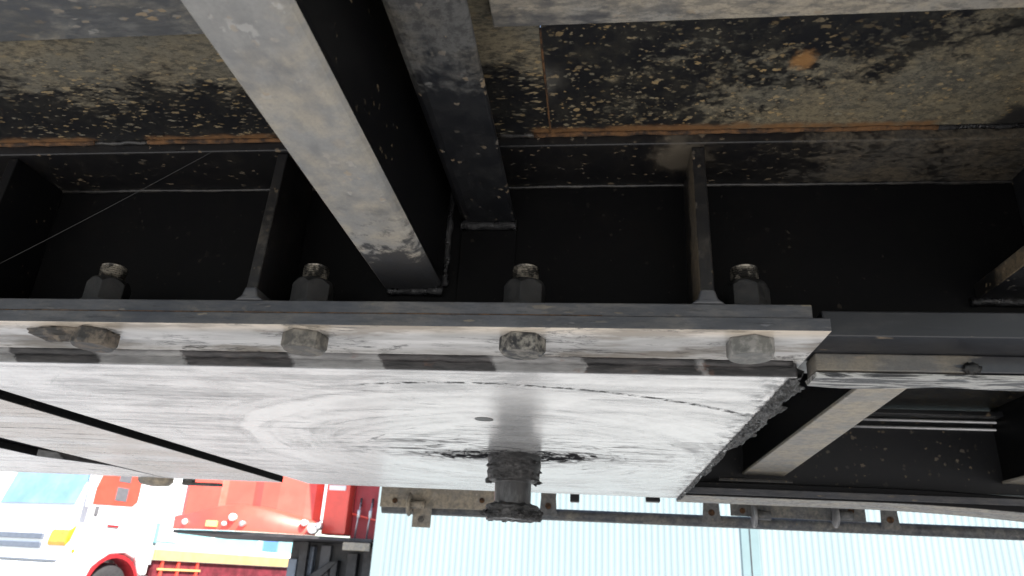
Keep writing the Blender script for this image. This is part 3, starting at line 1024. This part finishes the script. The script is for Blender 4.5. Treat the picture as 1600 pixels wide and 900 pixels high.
# ------------------------------------------------------------------ warehouse
wx0, wy = on(588, 835, 1, 8.0).x, 8.0
WH = thing('warehouse', 'pale cyan corrugated metal warehouse wall behind the trailer', 'building', (wx0, wy, 0))
bm = bmesh.new()
pitch = .0720
n_ = int(24 / pitch)
pts = []
for i in range(n_):
    x = i * pitch
    pts += [(x, 0), (x + pitch * .25, 0), (x + pitch * .5, .0042), (x + pitch * .75, .0042)]
A = [bm.verts.new((x, y, 0)) for x, y in pts]
B = [bm.verts.new((x, y, 5.5)) for x, y in pts]
for i in range(len(pts) - 1):
    bm.faces.new((A[i], A[i + 1], B[i + 1], B[i]))
link('front_wall', bm, 'wall', WH)
bm = bmesh.new()
box(bm, 0, 24, .05, 14, 0, 5.4)
link('building_body', bm, 'wall', WH)
bm = bmesh.new()
box(bm, -.02, .10, -.02, .04, 0, 5.5)
link('corner_trim', bm, 'wall', WH, .004)
sx = on(1172, 850, 1, 8.0).x - wx0
bm = bmesh.new()
box(bm, sx - .10, sx + .10, -.012, .012, 0, 5.5)
tr = link('seam_trim', bm, 'wall_trim', WH, .004)
bm = bmesh.new()
box(bm, sx - .006, sx + .006, -.016, -.011, 0, 5.5)
link('seam_joint', bm, 'rubber', tr)
bm = bmesh.new()
prism(bm, [(-.3, 5.4), (14.3, 5.4), (7, 7.2)], 0, -.3, 24.3)
link('roof', bm, 'roof', WH)

# ------------------------------------------------------------------ red trailer
RY = 9.2
def rp(px, py, y=RY):
    return on(px, py, 1, y)
x0, x1, x2 = rp(275, 815).x, rp(498, 815).x, rp(592, 815).x
RT = thing('red_trailer', 'bright red trailer front parked behind, over dark underframe and landing legs', 'trailer', ((x0 + x1) / 2, RY, 0))
ox = (x0 + x1) / 2
zb = 1.47
# lower nose band with arched top
bm = bmesh.new()
L = x1 - x0
prevf = None
n_ = 24
zt_ = 1.74
fr_, bk = [], []
for i in range(n_ + 1):
    u = i / n_
    x = x0 - ox + L * u
    arch = math.sin(math.pi * min(1, max(0, (u - .02) / .96))) ** 1.4
    h = zb + .17 + .15 * arch
    bul = -.05 - .30 * math.sin(math.pi * u)
    fr_.append((bm.verts.new((x, bul, zb)), bm.verts.new((x, bul - .01, h)), bm.verts.new((x, bul + .10, h + .03)), bm.verts.new((x, .25, h + .06))))
for a, b in zip(fr_, fr_[1:]):
    for k in range(3):
        bm.faces.new((a[k], b[k], b[k + 1], a[k + 1]))
link('nose_band', bm, 'red', RT, 0, True)
# bulkhead with vertical creases
bm = bmesh.new()
xs = [0, .06, .30, .33, .52, .60, .72, .90, .96, 1.0]
ys = [.16, .0, -.03, .05, .06, -.04, -.05, .0, .03, .12]
A = [bm.verts.new((x0 - ox - .02 + L * u, -.02 + y, zb + .12)) for u, y in zip(xs, ys)]
B = [bm.verts.new((x0 - ox - .47 + (L + .16) * u, .75 + y, 3.6)) for u, y in zip(xs, ys)]
for i in range(len(xs) - 1):
    bm.faces.new((A[i], A[i + 1], B[i + 1], B[i]))
link('front_bulkhead', bm, 'red', RT, 0, False)
bm = bmesh.new()
box(bm, x1 - ox + .01, x1 - ox + .36, .10, .40, zb + .03, 3.6)
sp = link('side_post', bm, 'red', RT, .02)
for k in range(4):
    bm = bmesh.new()
    box(bm, x1 - ox + .05, x1 - ox + .30, .085, .099, 2.10 + k * .13, 2.17 + k * .13)
    link('ladder_rung', bm, 'lamp_white', sp, .006)
bm = bmesh.new()
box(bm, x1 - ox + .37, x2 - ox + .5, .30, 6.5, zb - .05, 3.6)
link('side_panel', bm, 'dark_red', RT, .02)  # this side lies in shade, put in as a darker red
# hoses with couplings
for k in range(3):
    hx = x1 - ox + .50 + k * .17
    bm = bmesh.new()
    tube(bm, [(hx, .22, 1.95), (hx, .19, 1.8), (hx - .005, .18, 1.65), (hx - .02, .20, 1.45)], .012, 8)
    h_ = link('air_hose', bm, 'metal', RT, 0, True)
    bm = bmesh.new()
    lathe(bm, [(.022, -.05), (.022, .05)], (hx, .19, 1.80), 12)
    link('coupling', bm, 'lamp_white', h_, 0, True)
    bm = bmesh.new()
    lathe(bm, [(.016, 0), (.016, .12)], (hx, .24, 1.90), 10)
    link('hose_hook', bm, 'chassis', h_, 0, True)
bm = bmesh.new()
tube(bm, [(x1 - ox + .40, .20, 1.80), (x2 - ox + .1, .20, 1.68)], .014, 8)
link('hose_bar', bm, 'red', RT, 0, True)
# lamps and plate
for px, py, r_, mt in ((289, 815, .04, 'lamp_white'), (475, 817, .045, 'lamp_white'), (363, 808, .05, 'lamp_white'), (350, 818, .03, 'lamp_white'), (378, 818, .04, 'metal'), (488, 826, .07, 'lamp_white'), (497, 822, .05, 'metal')):
    p = rp(px, py, RY - .40 if 300 < px < 470 else RY - .17)
    bm = bmesh.new()
    lathe(bm, [(r_ * .8, -.03), (r_, -.01), (r_, .08)], (p.x - ox, p.y - RY, p.z), 16, 1)
    link('marker_lamp', bm, mt, RT, 0, True)
p = rp(330, 818, RY - .36)
bm = bmesh.new()
box(bm, p.x - ox - .08, p.x - ox + .08, p.y - RY - .01, p.y - RY + .05, p.z - .04, p.z + .04)
link('marker_plate', bm, 'yellow', RT, .005)
# underside plate with rounded front lip
bm = bmesh.new()
fr_ = []
for i in range(25):
    u = i / 24
    x = x0 - ox + (L + .8) * u
    y = -.02 - .30 * math.sin(math.pi * min(1, u * 1.1))
    fr_.append((bm.verts.new((x, y, zb - .008)), bm.verts.new((x, y, zb - .05)), bm.verts.new((x, 1.6, zb - .05)), bm.verts.new((x, 1.6, zb - .008))))
for a, b in zip(fr_, fr_[1:]):
    for k in range(4):
        bm.faces.new((a[k], b[k], b[(k + 1) % 4], a[(k + 1) % 4]))
link('underside_plate', bm, 'chassis', RT)
# underframe boxes on the right half, landing legs
ux = rp(415, 860).x - ox
ex = x2 - ox + .4
bm = bmesh.new()
box(bm, ux, ex, .9, 1.05, zb - 1.15, zb - .051)
prism(bm, [(ux + .1, .75), (ux + .7, 1.16), (ux + .8, 1.16), (ux + .35, .70)], 1, .70, .76)
link('underframe', bm, 'chassis', RT, .01)
rr = random.Random(11)
for k in range(9):
    a = ux + .05 + k * (ex - ux) / 9
    bm = bmesh.new()
    w = rr.uniform(.08, .20)
    box(bm, a, a + w, .72 + .05 * (k % 3), .86 + .05 * (k % 3), rr.uniform(.45, .8), zb - .07 - rr.uniform(0, .25))
    link('equipment_box', bm, rr.choice(['chassis', 'chassis', 'seat', 'grille']), RT, .01)
for a in (ux + .25, ux + 1.35):
    bm = bmesh.new()
    box(bm, a, a + .12, .60, .70, .45, zb - .06)
    lg = link('landing_leg', bm, 'chassis', RT, .008)
    bm = bmesh.new()
    box(bm, a + .02, a + .10, .62, .68, .04, .45)
    box(bm, a - .07, a + .19, .53, .77, 0.0, .04)
    link('leg_foot', bm, 'metal', lg, .006)
for a in (ux + .1, ux + .9, ux + 1.5):
    bm = bmesh.new()
    lathe(bm, [(.30, 0), (.46, .02), (.50, .08), (.50, .24), (.46, .30), (.30, .30)], (a, 3.0, .5), 28, 0)
    w_ = link('wheel', bm, 'rubber', RT, 0, True)
    bm = bmesh.new()
    lathe(bm, [(.28, .02), (.26, .06), (.10, .07), (.08, .02)], (a, 3.0, .5), 20, 0)
    link('rim', bm, 'metal', w_, 0, True)
p = rp(567, 855, RY + .1)
bm = bmesh.new()
box(bm, p.x - ox - .15, p.x - ox + .22, p.y - RY - .42, p.y - RY - .38, p.z - .06, p.z + .04)
link('number_plate', bm, 'guard_beige', RT, .004)

# ------------------------------------------------------------------ white truck (local frame: +x forward, +y its left side toward the camera)
ang = R(75)
F = Vector((-math.cos(ang), -math.sin(ang), 0))
corner = on(112, 830, 1, 12.0)
rz = math.atan2(F.y, F.x)
WT = thing('white_truck', 'white cab flatbed truck with orange corner lamp parked beyond the red trailer', 'truck', (corner.x, corner.y, 0), rz)
# local: x forward (0 at cab front), y left(+) = toward camera side at 0, body spans y -2.3..0
S0 = 1.0
bm = bmesh.new()
side = [(-1.95, .75), (-1.75, .75), (-1.62, 1.02), (-1.30, 1.14), (-.95, 1.10), (-.62, .86), (-.52, .55), (0, .50), (.06, .95), (.03, 1.45), (-.04, 1.93), (-.30, 2.85), (-.5, 2.98), (-1.9, 3.0), (-1.95, 2.9)]
prism(bm, side, 1, -2.3, 0)
cab = link('cab', bm, 'white', WT, .05, False, 3)
bm = bmesh.new()
prism(bm, [(-.045, 1.96), (-.27, 2.74)] + [(-.285, 2.74), (-.06, 1.96)], 1, -2.18, -.12)
ws = link('windscreen', bm, 'glass', WT)
ws.location.x += .030
bm = bmesh.new()
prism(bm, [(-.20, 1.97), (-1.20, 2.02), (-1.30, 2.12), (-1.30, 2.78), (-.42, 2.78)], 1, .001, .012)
sw = link('side_window', bm, 'red', WT, .004)  # red material stands for what shows through the glass
sw['label'] = 'side window with red seen through the glass'
for zc_ in (2.22, 2.58):
    bm = bmesh.new()
    box(bm, -1.02, -.74, .0125, .02, zc_ - .13, zc_ + .13)
    link('headrest', bm, 'seat', sw, .02)
bm = bmesh.new()
box(bm, -.98, -.72, .002, .03, 1.60, 1.64)
link('door_handle', bm, 'dark_red', WT, .008)
bm = bmesh.new()
box(bm, -.44, -.36, .002, .03, 1.78, 1.95)
link('side_indicator', bm, 'seat', WT, .01)
bm = bmesh.new()
prism(bm, [(-.10, 1.62), (-.02, 1.30), (.07, 1.20), (.09, 1.27), (.06, 1.45)], 1, -.45, .012)
link('headlight', bm, 'lamp_orange', WT, .02)
for k, zc_ in enumerate((1.36, 1.20)):
    bm = bmesh.new()
    box(bm, .02, .085, -1.9, -.62, zc_ - .05, zc_ + .05)
    link('grille_bar', bm, 'grille', WT, .01)
bm = bmesh.new()
box(bm, .02, .12, -2.28, -.02, .50, .92)
bp2 = link('bumper', bm, 'white', WT, .04)
bm = bmesh.new()
box(bm, .03, .125, -2.2, -.1, .94, .965)
link('bumper_gap', bm, 'grille', WT)
bm = bmesh.new()
lathe(bm, [(.03, 0), (.03, .02)], (-.12, .0, 1.13), 12, 1)
link('turn_lamp', bm, 'lamp_orange', WT)
bm = bmesh.new()
box(bm, -7.2, -.3, -1.7, -1.5, .72, .95)
box(bm, -7.2, -.3, -.8, -.6, .72, .95)
link('chassis_rail', bm, 'maroon', WT)
def wheel(x, y, par, mt='maroon'):
    bm = bmesh.new()
    lathe(bm, [(.27, 0), (.42, .02), (.47, .07), (.47, .22), (.42, .27), (.27, .27)], (x, y, .47), 36, 1)
    w_ = link('wheel', bm, 'rubber', par, 0, True)
    bm = bmesh.new()
    lathe(bm, [(.27, .26), (.25, .20), (.12, .18), (.11, .25), (.05, .26)], (x, y, .47), 28, 1)
    link('rim', bm, 'dark_red' if mt else 'metal', w_, 0, True)
wheel(-1.12, -.34, WT)
wheel(-1.12, -2.25, WT)
wheel(-4.2, -.34, WT)
wheel(-5.3, -.34, WT)
bm = bmesh.new()
n_ = 14
A = []
for i in range(n_ + 1):
    a_ = math.pi * (1.02 - i / n_ * 1.04)
    A.append((-1.12 + .62 * math.cos(a_), .52 + .60 * math.sin(a_)))
inner = [(-1.12 + .55 * math.cos(math.pi * (1.02 - i / n_ * 1.04)), .52 + .53 * math.sin(math.pi * (1.02 - i / n_ * 1.04))) for i in range(n_, -1, -1)]
prism(bm, A + inner, 1, -.35, .02)
link('wheel_arch', bm, 'dark_red', WT)
bm = bmesh.new()
box(bm, -1.55, -1.535, .001, .006, .95, 2.85)
link('door_seam', bm, 'dark_red', WT)
bm = bmesh.new()
box(bm, -.10, .02, .18, .24, 1.9, 2.55)
mr = link('wing_mirror', bm, 'white', WT, .02)
bm = bmesh.new()
tube(bm, [(-.1, .0, 2.7), (-.04, .12, 2.68), (-.04, .2, 2.5)], .015, 8)
link('mirror_arm', bm, 'chassis', mr)
# bed
bm = bmesh.new()
box(bm, -7.2, -2.02, -2.3, .0, 1.38, 1.78)
sb = link('side_board', bm, 'cyan', WT, .01)
for xx in (-3.6, -5.2):
    bm = bmesh.new()
    box(bm, xx - .05, xx + .05, .001, .02, 1.39, 1.77)
    link('board_post', bm, 'white', sb)
bm = bmesh.new()
box(bm, -5.9, -5.35, .001, .015, 1.40, 1.76)
link('board_panel', bm, 'blue', sb)
bm = bmesh.new()
box(bm, -2.50, -2.02, .002, .02, 1.42, 2.7)
link('headboard', bm, 'white', WT, .01)
bm = bmesh.new()
box(bm, -7.2, -2.02, -.02, .03, 1.26, 1.375)
link('bed_rail', bm, 'white', WT, .01)
bm = bmesh.new()
box(bm, -7.2, -2.02, -.02, .04, 1.06, 1.255)
link('bed_sill', bm, 'yellow', WT, .01)
bm = bmesh.new()
box(bm, -6.8, -2.1, -.12, -.04, .62, 1.05)
link('under_guard', bm, 'maroon', WT)
for xx in (-2.3, -2.75, -3.3):
    bm = bmesh.new()
    box(bm, xx - .03, xx + .03, -.035, .0, .50, 1.05)
    link('guard_strut', bm, 'red', WT)
bm = bmesh.new()
box(bm, -3.4, -2.2, -.03, .01, .86, .90)
link('guard_bar', bm, 'yellow', WT)
